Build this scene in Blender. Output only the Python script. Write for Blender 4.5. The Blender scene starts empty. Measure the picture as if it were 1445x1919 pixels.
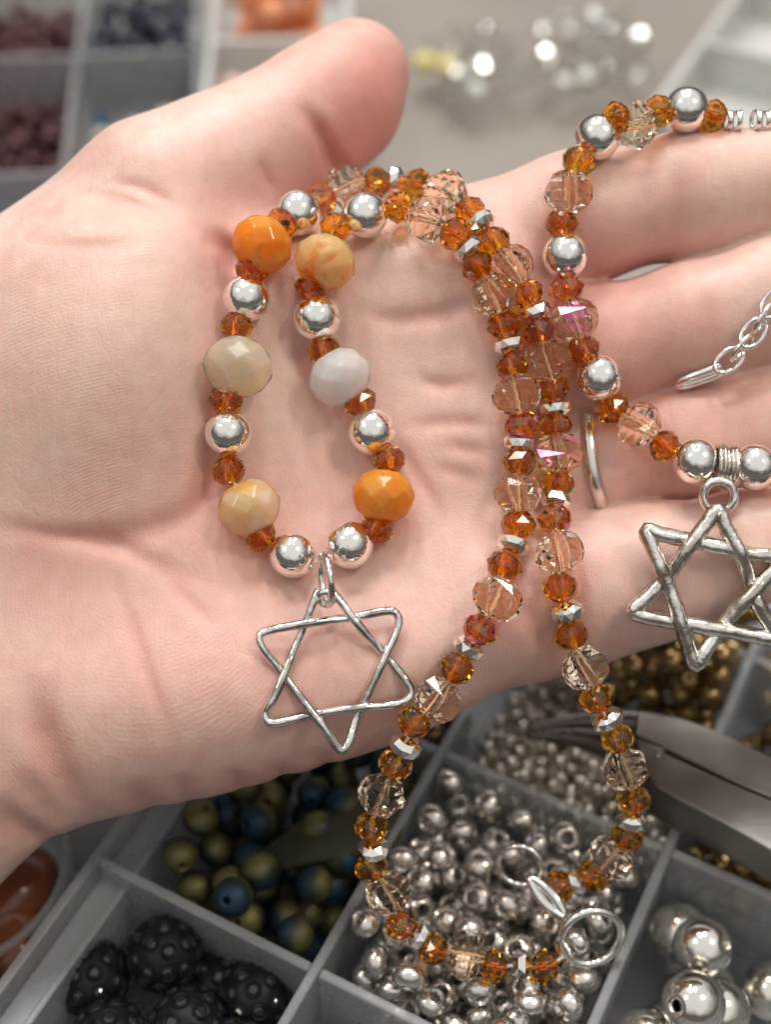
import bpy, bmesh, math, random
import numpy as np
from mathutils import Vector, Matrix, Quaternion

SC = bpy.context.scene
COL = SC.collection
MM = 0.001
random.seed(7)
rng = np.random.default_rng(7)

# ------------------------------------------------------------------ camera
PITCH, CAM_H, FOV = math.radians(47), 200.0, math.radians(40)
FPX = 959.5 / math.tan(FOV / 2)
FWD = np.array([0, math.cos(PITCH), -math.sin(PITCH)])
UPV = np.array([0, math.sin(PITCH), math.cos(PITCH)])
RGT = np.array([1.0, 0, 0])
CAMP = np.array([0, 0, CAM_H])
cd = bpy.data.cameras.new('camera')
cam = bpy.data.objects.new('camera', cd)
COL.objects.link(cam)
cam.location = Vector(CAMP * MM)
cam.rotation_euler = (math.pi / 2 - PITCH, 0, 0)
cd.sensor_fit = 'VERTICAL'
cd.sensor_height = 24
cd.lens = 12 / math.tan(FOV / 2)
cd.clip_start, cd.clip_end = 0.005, 20
cd.dof.use_dof = True
cd.dof.focus_distance = 0.177
cd.dof.aperture_fstop = cd.lens / 4.6
cd.dof.aperture_blades = 0
SC.camera = cam

# ------------------------------------------------------------------ world and lamps (indoor shop light)
w = bpy.data.worlds.new('World')
SC.world = w
w.use_nodes = True
wt = w.node_tree
bg = wt.nodes['Background']
wtc = wt.nodes.new('ShaderNodeTexCoord')               # a room: light ceiling, dimmer walls
wsx = wt.nodes.new('ShaderNodeSeparateXYZ')
wn = wt.nodes.new('ShaderNodeTexNoise'); wn.inputs['Scale'].default_value = 1.6; wn.inputs['Detail'].default_value = 2
wa = wt.nodes.new('ShaderNodeMath'); wa.operation = 'MULTIPLY_ADD'; wa.inputs[1].default_value = .55
wr = wt.nodes.new('ShaderNodeValToRGB')
for e_, (p_, c_) in zip([wr.color_ramp.elements[0], wr.color_ramp.elements.new(.5), wr.color_ramp.elements[1]],
                        [(.45, (.16, .145, .13, 1)), (.95, (.42, .39, .36, 1)), (1.0, (1.0, .98, .95, 1))]):
    e_.position = p_; e_.color = c_
wd = wt.nodes.new('ShaderNodeMath'); wd.operation = 'MULTIPLY'; wd.inputs[1].default_value = .76
wt.links.new(wtc.outputs['Generated'], wn.inputs['Vector']); wt.links.new(wtc.outputs['Generated'], wsx.inputs[0])
wt.links.new(wn.outputs[0], wa.inputs[0]); wt.links.new(wsx.outputs[2], wa.inputs[2])
wt.links.new(wa.outputs[0], wd.inputs[0]); wt.links.new(wd.outputs[0], wr.inputs[0])
wr.color_ramp.elements[1].position = .72
wt.links.new(wr.outputs[0], bg.inputs[0])
bg.inputs[1].default_value = 0.74

def lamp(name, loc, target, size, energy, color, sy=None):
    l = bpy.data.lights.new(name, 'AREA')
    l.shape = 'RECTANGLE'
    l.size, l.size_y = size, (sy or size)
    l.energy = energy
    l.color = color
    o = bpy.data.objects.new(name, l)
    COL.objects.link(o)
    o.location = loc
    d = Vector(target) - Vector(loc)
    o.rotation_euler = d.to_track_quat('-Z', 'Y').to_euler()
    return o
T0 = (0, 0.13, 0.05)
COOL, WARM = (1.0, 0.985, 0.95), (1.0, 0.86, 0.66)
lamp('ceiling_lamp', (-0.24, 0.52, 1.05), T0, 0.09, 3.0, COOL, 0.22)
lamp('ceiling_lamp', (0.10, 0.56, 1.05), T0, 0.09, 3.0, COOL, 0.22)
lamp('ceiling_lamp', (-0.22, 0.98, 1.0), T0, 0.10, 2.6, COOL, 0.22)
lamp('ceiling_lamp', (0.18, 1.02, 1.0), T0, 0.10, 2.6, COOL, 0.22)
lamp('ceiling_lamp', (-0.60, 0.10, 0.95), T0, 0.14, 1.1, WARM)
lamp('ceiling_lamp', (0.50, 0.02, 0.95), T0, 0.14, 2.4, WARM)

SC.view_settings.view_transform = 'Standard'
SC.view_settings.look = 'None'
SC.view_settings.exposure = 0.0
SC.view_settings.gamma = 1.0
SC.cycles.use_denoising = True
SC.cycles.use_adaptive_sampling = True
SC.cycles.adaptive_threshold = 0.05
SC.cycles.adaptive_min_samples = 24
SC.cycles.max_bounces = 11
SC.cycles.transmission_bounces = 10
SC.cycles.transparent_max_bounces = 14
SC.cycles.sample_clamp_indirect = 6.0

# ------------------------------------------------------------------ coordinate helpers (all in mm)
def c2w(p):
    p = np.asarray(p, float)
    return CAMP + p[..., 0:1] * RGT + p[..., 1:2] * UPV + p[..., 2:3] * FWD
def pc(px, py, D):                       # photo point at a depth -> camera space
    return np.array([(px - 722.5) * D / FPX, (959.5 - py) * D / FPX, D])
def pw(px, py, D):
    return c2w(pc(px, py, D))
def un(px, py, z):                       # photo point on a horizontal plane
    d = (px - 722.5) / FPX * RGT - (py - 959.5) / FPX * UPV + FWD
    return CAMP + d * ((z - CAM_H) / d[2])

# ------------------------------------------------------------------ object helpers
def mesh(name, V, Fc, mat=None, smooth=False):
    me = bpy.data.meshes.new(name)
    me.from_pydata([tuple(v) for v in V], [], [tuple(f) for f in Fc])
    me.update()
    if smooth:
        me.polygons.foreach_set('use_smooth', [True] * len(me.polygons))
    if mat:
        me.materials.append(mat)
    return me
def link(name, data, parent=None, M=None, label=None, cat=None, group=None, kind=None):
    o = bpy.data.objects.new(name, data)
    COL.objects.link(o)
    if parent is not None:
        o.parent = parent
    if M is not None:
        if parent is not None:
            M = Matrix.Translation(-parent.location) @ M
        o.matrix_basis = M
    tag(o, label, cat, group, kind)
    return o
def tag(o, label=None, cat=None, group=None, kind=None):
    if label: o['label'] = label
    if cat: o['category'] = cat
    if group: o['group'] = group
    if kind: o['kind'] = kind
    return o
def thing(name, loc_mm, label, cat, group=None):
    o = bpy.data.objects.new(name, None)
    COL.objects.link(o)
    o.empty_display_size = 0.005
    o.location = Vector(loc_mm) * MM
    return tag(o, label, cat, group)
def frame(pos_mm, axis=(0, 0, 1), spin=0.0, scale=1.0):
    q = Vector((0, 0, 1)).rotation_difference(Vector(axis).normalized())
    return (Matrix.Translation(Vector(pos_mm) * MM) @ q.to_matrix().to_4x4()
            @ Matrix.Rotation(spin, 4, 'Z') @ Matrix.Scale(scale, 4))
def rand_rot(pos_mm, scale=1.0):
    q = Quaternion((random.gauss(0, 1), random.gauss(0, 1), random.gauss(0, 1), random.gauss(0, 1))).normalized()
    return Matrix.Translation(Vector(pos_mm) * MM) @ q.to_matrix().to_4x4() @ Matrix.Scale(scale, 4)

def catmull(P, n=8, closed=False):
    P = [np.asarray(p, float) for p in P]
    N = len(P); out = []
    for i in range(N if closed else N - 1):
        if closed:
            a, b, c, d = P[i - 1], P[i], P[(i + 1) % N], P[(i + 2) % N]
        else:
            a, b, c, d = P[max(i - 1, 0)], P[i], P[i + 1], P[min(i + 2, N - 1)]
        for k in range(n):
            t = k / n
            out.append(.5 * (2 * b + (c - a) * t + (2 * a - 5 * b + 4 * c - d) * t * t + (3 * b - a - 3 * c + d) * t ** 3))
    if not closed:
        out.append(P[-1])
    return np.array(out)
def tube(pts, r, seg=10, closed=False, caps=True, wob=0.0):
    pts = np.asarray(pts, float); N = len(pts)
    rr = np.full(N, r) if np.isscalar(r) else np.asarray(r, float)
    if closed:
        T = np.roll(pts, -1, 0) - np.roll(pts, 1, 0)
    else:
        T = np.gradient(pts, axis=0)
    T /= np.linalg.norm(T, axis=1)[:, None] + 1e-12
    nrm = np.cross(T[0], [0.3, 0.2, 0.93]); nrm /= np.linalg.norm(nrm)
    V, Fc, NN = [], [], []
    for i in range(N):
        nrm = nrm - T[i] * (nrm @ T[i]); nrm /= np.linalg.norm(nrm)
        NN.append(nrm.copy())
    twist = 0.0
    if closed:
        b = np.cross(T[0], NN[0])
        twist = math.atan2(NN[-1] @ b, NN[-1] @ NN[0])
    for i in range(N):
        n0 = NN[i]; b0 = np.cross(T[i], n0)
        a0 = -twist * i / N
        for k in range(seg):
            a = a0 + 2 * math.pi * k / seg
            q = rr[i] * (1 + wob * (random.random() - .5))
            V.append(pts[i] + q * (math.cos(a) * n0 + math.sin(a) * b0))
    for i in range(N if closed else N - 1):
        j = (i + 1) % N
        for k in range(seg):
            k2 = (k + 1) % seg
            Fc.append((i * seg + k, i * seg + k2, j * seg + k2, j * seg + k))
    if not closed and caps:
        Fc.append(tuple(range(seg))[::-1]); Fc.append(tuple((N - 1) * seg + k for k in range(seg)))
    return np.array(V), Fc
def lathe(prof, seg=24, closed=False):
    """prof: list of (r, z); closed joins last to first (ring solids)."""
    V, Fc = [], []
    n = len(prof)
    for r, z in prof:
        for k in range(seg):
            a = 2 * math.pi * k / seg
            V.append((r * math.cos(a), r * math.sin(a), z))
    for i in range(n if closed else n - 1):
        j = (i + 1) % n
        for k in range(seg):
            k2 = (k + 1) % seg
            Fc.append((i * seg + k, i * seg + k2, j * seg + k2, j * seg + k))
    return V, Fc
def box(x0, x1, y0, y1, z0, z1):
    V = [(x, y, z) for z in (z0, z1) for y in (y0, y1) for x in (x0, x1)]
    Fc = [(0, 2, 3, 1), (4, 5, 7, 6), (0, 1, 5, 4), (2, 6, 7, 3), (0, 4, 6, 2), (1, 3, 7, 5)]
    return V, Fc
def bevel_mesh(me, width, segs=2, ang=0.6):
    bm = bmesh.new(); bm.from_mesh(me)
    bm.normal_update()
    ed = [e for e in bm.edges if len(e.link_faces) == 2 and e.calc_face_angle(0) > ang]
    bmesh.ops.bevel(bm, geom=ed, offset=width, segments=segs, profile=.5, affect='EDGES')
    bmesh.ops.recalc_face_normals(bm, faces=bm.faces)
    bm.to_mesh(me); bm.free()
    return me

# ------------------------------------------------------------------ materials
def newmat(name):
    m = bpy.data.materials.new(name); m.use_nodes = True
    nt = m.node_tree
    return m, nt, nt.nodes['Principled BSDF']
def N(nt, typ, **kw):
    n = nt.nodes.new(typ)
    for k, v in kw.items():
        setattr(n, k, v)
    return n
def noise(nt, scale, detail=3, vec=None, rough=.5, dist=0.0):
    n = N(nt, 'ShaderNodeTexNoise')
    n.inputs['Scale'].default_value = scale
    n.inputs['Detail'].default_value = detail
    n.inputs['Roughness'].default_value = rough
    n.inputs['Distortion'].default_value = dist
    if vec: nt.links.new(vec, n.inputs['Vector'])
    return n
def ramp(nt, fac, stops):
    r = N(nt, 'ShaderNodeValToRGB')
    el = r.color_ramp.elements
    while len(el) < len(stops): el.new(.5)
    for e, (p, c) in zip(el, stops):
        e.position = p; e.color = (*c, 1) if len(c) == 3 else c
    nt.links.new(fac, r.inputs[0])
    return r
def bump(nt, height, dist, strength, bs, prev=None):
    b = N(nt, 'ShaderNodeBump')
    b.inputs['Distance'].default_value = dist
    b.inputs['Strength'].default_value = strength
    nt.links.new(height, b.inputs['Height'])
    if prev is not None: nt.links.new(prev.outputs[0], b.inputs['Normal'])
    if bs is not None: nt.links.new(b.outputs[0], bs.inputs['Normal'])
    return b
def obco(nt):
    return N(nt, 'ShaderNodeTexCoord').outputs['Object']
def mapping(nt, vec, scale=(1, 1, 1), rot=(0, 0, 0)):
    m = N(nt, 'ShaderNodeMapping')
    m.inputs['Scale'].default_value = scale
    m.inputs['Rotation'].default_value = rot
    nt.links.new(vec, m.inputs['Vector'])
    return m.outputs[0]
def setp(b, **kw):
    for k, v in kw.items():
        b.inputs[k.replace('_', ' ')].default_value = v

def metal(name, col, rough, bscale=0, bdist=0, stain=None):
    m, nt, b = newmat(name)
    setp(b, Base_Color=(*col, 1), Metallic=1.0, Roughness=rough)
    oc = obco(nt)
    if bscale:
        n = noise(nt, bscale, 3, oc); bump(nt, n.outputs[0], bdist, 1.0, b)
    n2 = noise(nt, 900, 4, oc)
    r = ramp(nt, n2.outputs[0], [(.3, (rough * .6,) * 3), (.75, (min(1, rough * 1.8 + .03),) * 3)])
    nt.links.new(r.outputs[0], b.inputs['Roughness'])
    if stain:
        n3 = noise(nt, stain[1], 4, oc)
        rc = ramp(nt, n3.outputs[0], [(.38, stain[0]), (.58, col)])
        nt.links.new(rc.outputs[0], b.inputs['Base Color'])
    return m
def glass(name, col, rough=0.0, ior=1.54, film=0.0, tint_noise=None):
    m, nt, b = newmat(name)
    setp(b, Base_Color=(*col, 1), Roughness=rough, IOR=ior)
    b.inputs['Transmission Weight'].default_value = 1.0
    if film:
        b.inputs['Thin Film Thickness'].default_value = film
        b.inputs['Thin Film IOR'].default_value = 1.9
    return m

M_AMBER = glass('amber_glass', (0.91, 0.385, 0.02))
M_AMBER2 = glass('coated_amber_glass', (.90, 0.33, 0.025), film=470)
M_CRYS = glass('champagne_crystal', (1.0, 0.81, 0.63), ior=1.33)
M_CRYS2 = glass('peach_crystal', (1.0, 0.70, 0.48), ior=1.33, film=430)
M_SILV = metal('bright_silver', (0.96, 0.94, 0.90), 0.07, 380, 0.00016)
M_SPAC = metal('faceted_silver', (0.95, 0.93, 0.88), 0.07)
M_STAR = metal('antique_silver', (0.92, 0.90, 0.86), 0.11, 420, 0.0002, ((0.45, 0.42, 0.39), 300))
M_STAR2 = metal('cast_antique_silver', (0.95, 0.92, 0.86), 0.17, 350, 0.0004, ((0.60, 0.55, 0.48), 260))
M_CHAIN = metal('chain_silver', (0.88, 0.87, 0.84), 0.10)
M_THREAD = newmat('clear_thread')[0]
setp(M_THREAD.node_tree.nodes['Principled BSDF'], Base_Color=(.85, .78, .70, 1), Roughness=.4)

def agate(name, c1, c2, trans, scale=220, thr=(.42, .62)):
    m, nt, b = newmat(name)
    oc = obco(nt)
    n = noise(nt, scale, 3, oc, dist=.6)
    r = ramp(nt, n.outputs[0], [(thr[0], c1), (thr[1], c2)])
    nt.links.new(r.outputs[0], b.inputs['Base Color'])
    setp(b, Roughness=.16, IOR=1.5)
    b.inputs['Subsurface Weight'].default_value = 1.0
    b.inputs['Subsurface Radius'].default_value = (1.0, .8, .55)
    b.inputs['Subsurface Scale'].default_value = .004
    rf = N(nt, 'ShaderNodeBsdfRefraction'); rf.inputs['IOR'].default_value = 1.05; rf.inputs['Roughness'].default_value = .16
    nt.links.new(r.outputs[0], rf.inputs['Color'])
    mx = N(nt, 'ShaderNodeMixShader'); mx.inputs[0].default_value = trans
    nt.links.new(b.outputs[0], mx.inputs[1]); nt.links.new(rf.outputs[0], mx.inputs[2])
    nt.links.new(mx.outputs[0], nt.nodes['Material Output'].inputs[0])
    return m
M_AG_OR = agate('orange_agate', (.97, .37, .035), (.98, .47, .09), .46)
M_AG_PE = agate('peach_agate', (.98, .55, .14), (.99, .87, .70), .55, 120, (.40, .60))
M_AG_BL = agate('blotched_agate', (.98, .68, .33), (.88, .30, .06), .52, 260, (.56, .66))
M_AG_CR = agate('cream_agate', (1.0, .92, .74), (1.0, .93, .82), .74)
M_AG_WH = agate('white_agate', (.99, .96, .95), (.97, .95, .96), .55)

def skin():
    m, nt, b = newmat('skin')
    oc = obco(nt)
    n1 = noise(nt, 45, 4, oc, .6)
    base = ramp(nt, n1.outputs[0], [(.30, (.70, .44, .38)), (.50, (.78, .545, .48)), (.72, (.82, .63, .57))])
    at = N(nt, 'ShaderNodeAttribute', attribute_name='flush')
    mix = N(nt, 'ShaderNodeMix', data_type='RGBA', blend_type='MIX')
    nt.links.new(at.outputs['Fac'], mix.inputs[0])
    nt.links.new(base.outputs[0], mix.inputs[6])
    mix.inputs[7].default_value = (.68, .33, .285, 1)
    nb = noise(nt, 95, 3, oc, .65)                    # blotchy redness under the skin
    rb = ramp(nt, nb.outputs[0], [(.48, (0, 0, 0)), (.72, (.42, .42, .42))])
    mx2 = N(nt, 'ShaderNodeMix', data_type='RGBA', blend_type='MIX')
    nt.links.new(rb.outputs[0], mx2.inputs[0]); nt.links.new(mix.outputs[2], mx2.inputs[6])
    mx2.inputs[7].default_value = (.70, .36, .32, 1)
    mix = mx2
    # fine mottling
    n2 = noise(nt, 420, 3, oc)
    r2 = ramp(nt, n2.outputs[0], [(.3, (.92, .90, .89)), (.7, (1, 1, 1))])
    mul = N(nt, 'ShaderNodeMix', data_type='RGBA', blend_type='MULTIPLY')
    mul.inputs[0].default_value = 1
    nt.links.new(mix.outputs[2], mul.inputs[6]); nt.links.new(r2.outputs[0], mul.inputs[7])
    nt.links.new(mul.outputs[2], b.inputs['Base Color'])
    setp(b, Roughness=.42, IOR=1.42)
    b.inputs['Subsurface Weight'].default_value = .55
    b.inputs['Subsurface Radius'].default_value = (1.0, .38, .22)
    b.inputs['Subsurface Scale'].default_value = .0022
    # skin relief: long fine wrinkles, friction ridges, pores
    v = mapping(nt, oc, (1.0, .14, .3), (0, 0, .12))
    w1 = noise(nt, 420, 5, v, .62, .9)
    b1 = bump(nt, w1.outputs[0], .0004, .30, None)
    wv = N(nt, 'ShaderNodeTexWave', wave_type='RINGS', rings_direction='SPHERICAL')
    wv.inputs['Scale'].default_value = 760
    wv.inputs['Distortion'].default_value = 5.0
    wv.inputs['Detail'].default_value = 2
    wv.inputs['Detail Scale'].default_value = .06
    vv = N(nt, 'ShaderNodeVectorMath', operation='ADD'); vv.inputs[1].default_value = (.03, .012, 0)
    nt.links.new(oc, vv.inputs[0]); nt.links.new(vv.outputs[0], wv.inputs['Vector'])
    mk = noise(nt, 70, 2, oc); mr_ = ramp(nt, mk.outputs[0], [(.38, (.1, .1, .1)), (.75, (1, 1, 1))])
    mh = N(nt, 'ShaderNodeMath', operation='MULTIPLY'); nt.links.new(wv.outputs[1], mh.inputs[0]); nt.links.new(mr_.outputs[0], mh.inputs[1])
    b2 = bump(nt, mh.outputs[0], .00006, .30, None, b1)
    dn = noise(nt, 130, 3, oc)                        # fine crossing skin lines
    dm = N(nt, 'ShaderNodeVectorMath', operation='MULTIPLY_ADD'); dm.inputs[1].default_value = (.006, .006, .006)
    nt.links.new(dn.outputs[1], dm.inputs[0]); nt.links.new(mapping(nt, oc, (1.0, .32, .5), (0, 0, .2)), dm.inputs[2])
    prev = b2
    for sc_, wd_, dist_, st_ in ((120, .035, .00018, .13),):
        vo = N(nt, 'ShaderNodeTexVoronoi', feature='DISTANCE_TO_EDGE'); vo.inputs['Scale'].default_value = sc_
        nt.links.new(dm.outputs[0], vo.inputs['Vector'])
        vr = ramp(nt, vo.outputs['Distance'], [(0, (0, 0, 0)), (wd_, (1, 1, 1))])
        prev = bump(nt, vr.outputs[0], dist_, st_, None, prev)
    n3 = noise(nt, 2600, 3, oc)
    b3 = bump(nt, n3.outputs[0], .00012, .6, b, prev)
    return m
M_SKIN = skin()

def plastic(name, col, clear, rough=.3):
    m, nt, b = newmat(name)
    setp(b, Base_Color=(*col, 1), Roughness=rough)
    oc = obco(nt)
    n = noise(nt, 300, 5, oc, .65)
    r = ramp(nt, n.outputs[0], [(.35, (rough * .7,) * 3), (.7, (rough * 1.5,) * 3)])
    nt.links.new(r.outputs[0], b.inputs['Roughness'])
    tr = N(nt, 'ShaderNodeBsdfTransparent'); tr.inputs[0].default_value = (.93, .94, .94, 1)
    mx = N(nt, 'ShaderNodeMixShader')
    n2 = noise(nt, 60, 3, oc)
    rr = ramp(nt, n2.outputs[0], [(.3, (clear + .06,) * 3), (.7, (clear - .06,) * 3)])
    nt.links.new(rr.outputs[0], mx.inputs[0])
    nt.links.new(b.outputs[0], mx.inputs[1]); nt.links.new(tr.outputs[0], mx.inputs[2])
    nt.links.new(mx.outputs[0], nt.nodes['Material Output'].inputs[0])
    return m
M_TRAY = plastic('clear_tray_plastic', (.50, .51, .53), .60, .28)
M_TRAYW = plastic('milky_tray_plastic', (.70, .70, .68), .30, .35)

def simple(name, col, rough=.4, metallic=0, var=None, scale=300, bscale=None):
    m, nt, b = newmat(name)
    setp(b, Base_Color=(*col, 1), Roughness=rough, Metallic=metallic)
    oc = obco(nt)
    n = noise(nt, scale, 4, oc)
    c2 = var or tuple(c * .75 for c in col)
    r = ramp(nt, n.outputs[0], [(.35, col), (.68, c2)])
    nt.links.new(r.outputs[0], b.inputs['Base Color'])
    if bscale:
        n2 = noise(nt, bscale, 3, oc); bump(nt, n2.outputs[0], .00005, 1, b)
    return m
M_TABLE = simple('table_laminate', (.27, .235, .205), .45, 0, (.235, .205, .18), 14)
M_GREYB = metal('dull_silver_bead', (.78, .75, .71), .20, 500, .0001)
M_SEED = metal('seed_silver', (.74, .68, .60), .22)
M_BALL = metal('polished_silver_ball', (.90, .86, .79), .09, 300, .0001)
M_GOLD = metal('bronze_gold', (.40, .28, .13), .26, 600, .0001)
M_BRONZ = metal('dark_bronze', (.16, .11, .07), .3, 600, .0001)
M_STEEL = metal('plier_steel', (.40, .385, .37), .34)
M_STEEL_SHADED = metal('shaded_plier_steel', (.17, .15, .14), .30)  # darker copy of the steel, dimmer reflection of the round nose painted in
nt_ = M_STEEL.node_tree; b_ = nt_.nodes['Principled BSDF']; oc_ = obco(nt_)
br_ = noise(nt_, 900, 4, mapping(nt_, oc_, (.08, 1.0, 1.0), (0, 0, .5)), .6); bump(nt_, br_.outputs[0], .00004, 1, b_)
st_ = noise(nt_, 55, 2, oc_); sr_ = ramp(nt_, st_.outputs[0], [(.38, (.15, .13, .115)), (.56, (.30, .285, .27))])
nt_.links.new(sr_.outputs[0], b_.inputs['Base Color'])
for l_ in list(b_.inputs['Roughness'].links): nt_.links.remove(l_)
b_.inputs['Roughness'].default_value = .42
M_BLACK = simple('black_clay', (.007, .007, .009), .42, 0, (.02, .02, .022), 500, 900)
M_BLACK.node_tree.nodes['Principled BSDF'].inputs['Specular IOR Level'].default_value = .22
M_JET = glass('black_rhinestone', (.02, .02, .025), .03); setp(M_JET.node_tree.nodes['Principled BSDF'], IOR=1.7)
M_JET.node_tree.nodes['Principled BSDF'].inputs['Transmission Weight'].default_value = 0
M_RHINE = metal('pale_rhinestone', (.62, .58, .50), .06)
M_RED = simple('garnet_bead', (.05, .010, .014), .3, 0, (.09, .02, .026), 300)
M_NAVY = simple('navy_bead', (.018, .022, .04), .15, 0, (.035, .04, .06), 300)
M_BLUE = simple('blue_drop', (.01, .11, .24), .12, 0, (.02, .17, .33), 300)
M_CREAM = simple('cream_bead', (.60, .52, .36), .3, 0, (.5, .46, .36), 200)
M_ORAN = simple('orange_bead', (.85, .28, .10), .15, 0, (.9, .42, .24), 120)
M_PINK = simple('pink_bead', (.80, .52, .44), .2, 0, (.8, .6, .52), 120)
M_CLEAR = glass('clear_glass', (.95, .95, .92), .05, 1.5)
M_YELL = simple('yellow_bead', (.78, .68, .22), .2, 0, (.8, .75, .5), 120)
M_BROWN = simple('brown_stone', (.12, .035, .018), .16, 0, (.25, .085, .04), 110)
M_OLIVE = simple('olive_resin', (.030, .031, .020), .65, 0, (.048, .048, .033), 160)
M_OLIVE.node_tree.nodes['Principled BSDF'].inputs['Specular IOR Level'].default_value = .15
def irid(name, ca, cb, cc):
    m, nt, b = newmat(name)
    oc = obco(nt)
    s = N(nt, 'ShaderNodeSeparateXYZ'); nt.links.new(oc, s.inputs[0])
    mr = N(nt, 'ShaderNodeMapRange'); mr.inputs[1].default_value = -.0027; mr.inputs[2].default_value = .0027
    nt.links.new(s.outputs[2], mr.inputs[0])
    n = noise(nt, 300, 3, oc)
    ad = N(nt, 'ShaderNodeMath', operation='MULTIPLY_ADD'); ad.inputs[1].default_value = .35
    nt.links.new(n.outputs[0], ad.inputs[0]); nt.links.new(mr.outputs[0], ad.inputs[2])
    r = ramp(nt, ad.outputs[0], [(.25, cb), (.55, cc), (.85, ca)])
    nt.links.new(r.outputs[0], b.inputs['Base Color'])
    setp(b, Metallic=.6, Roughness=.5)
    n2 = noise(nt, 3500, 2, oc); bump(nt, n2.outputs[0], .0001, 1, b)
    return m
M_IRID = irid('frosted_peacock', (.17, .16, .065), (.02, .055, .10), (.035, .045, .04))

# ------------------------------------------------------------------ table
def plane(name, x0, x1, y0, y1, z, mat, kind='structure'):
    me = mesh(name, [(x0, y0, z), (x1, y0, z), (x1, y1, z), (x0, y1, z)], [(0, 1, 2, 3)], mat)
    o = link(name, me); tag(o, kind=kind)
    return o
plane('table_top', -1.2, 1.2, -.4, 1.8, -.0060, M_TABLE)
plane('shade_sheet', -.30, .40, -.25, .235, -.0012, simple('painted_shade', (.045, .036, .032), .6, 0, (.03, .026, .024), 60))  # added dark sheet: shade under the near tray put in as colour

# ------------------------------------------------------------------ hand (signed distance sculpt, one continuous mesh)
RES = .5
gx = np.arange(-92, 92, RES, dtype=np.float32)
gy = np.arange(-84, 78, RES, dtype=np.float32)
gd = np.arange(158, 216, RES, dtype=np.float32)
X2, Y2 = np.meshgrid(gx, gy, indexing='ij')
DREF = 182.0
def to2(p, D=DREF):
    return np.array([(p[0] - 722.5) * D / FPX, (959.5 - p[1]) * D / FPX], np.float32)
def polysd(P):
    d = np.full(X2.shape, 1e9, np.float32); s = np.ones(X2.shape, np.float32)
    n = len(P)
    for i in range(n):
        a, b = P[i], P[i - 1]
        ex, ey = b[0] - a[0], b[1] - a[1]
        wx, wy = X2 - a[0], Y2 - a[1]
        t = np.clip((wx * ex + wy * ey) / (ex * ex + ey * ey), 0, 1)
        bx, by = wx - ex * t, wy - ey * t
        d = np.minimum(d, bx * bx + by * by)
        c1 = Y2 >= a[1]; c2 = Y2 < b[1]; c3 = ex * wy > ey * wx
        s = np.where((c1 & c2 & c3) | (~c1 & ~c2 & ~c3), -s, s)
    return s * np.sqrt(d)
def linedist(P):
    d = np.full(X2.shape, 1e9, np.float32); par = np.zeros(X2.shape, np.float32)
    n = len(P) - 1
    for i, (a, b) in enumerate(zip(P[:-1], P[1:])):
        ex, ey = b[0] - a[0], b[1] - a[1]
        wx, wy = X2 - a[0], Y2 - a[1]
        t = np.clip((wx * ex + wy * ey) / (ex * ex + ey * ey + 1e-6), 0, 1)
        q = (wx - ex * t) ** 2 + (wy - ey * t) ** 2
        m = q < d
        d = np.where(m, q, d); par = np.where(m, (i + t) / n, par)
    return np.sqrt(d), np.clip(np.minimum(par, 1 - par) * 2.6, 0, 1) ** 1.4
OUT = [(-700, 1010), (-560, 900), (-300, 640), (-100, 440), (0, 378), (100, 325), (200, 320), (330, 335), (420, 360), (520, 372),
       (640, 362), (760, 350), (870, 352), (1000, 345), (1070, 420), (1090, 560), (1085, 700), (1085, 800), (1075, 950),
       (1090, 1100), (1060, 1262), (960, 1300), (880, 1342), (800, 1385), (720, 1416), (620, 1446), (500, 1478), (400, 1505),
       (290, 1526), (210, 1545), (130, 1568), (60, 1604), (0, 1655), (-200, 1850), (-560, 2110), (-700, 2200)]
OUT2 = catmull([to2(p) for p in OUT], 3, True)
sd2 = polysd(OUT2)
PX = X2 * FPX / DREF + 722.5
PY = 959.5 - Y2 * FPX / DREF
front = 183.5 + (900 - PY) * .0065 - np.maximum(-PX, 0) * .022
def g2(px, py, sx, sy, amp, ang=0):
    dx, dy = PX - px, PY - py
    c, s = math.cos(math.radians(ang)), math.sin(math.radians(ang))
    u, v = dx * c + dy * s, -dx * s + dy * c
    return amp * np.exp(-(u / sx) ** 2 - (v / sy) ** 2)
front = front - g2(150, 660, 250, 330, 9.5) - g2(300, 560, 110, 260, 2.0)
front = front - g2(330, 1290, 380, 190, 7.5, -12) - g2(750, 1230, 230, 110, 3.0, -18)
front = front - g2(940, 1120, 130, 120, 3.0) - g2(930, 800, 110, 110, 2.0) - g2(900, 500, 130, 120, 2.2)
front = front + g2(620, 800, 190, 330, 3.0, 12) + g2(420, 520, 40, 110, 2.2)
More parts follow.
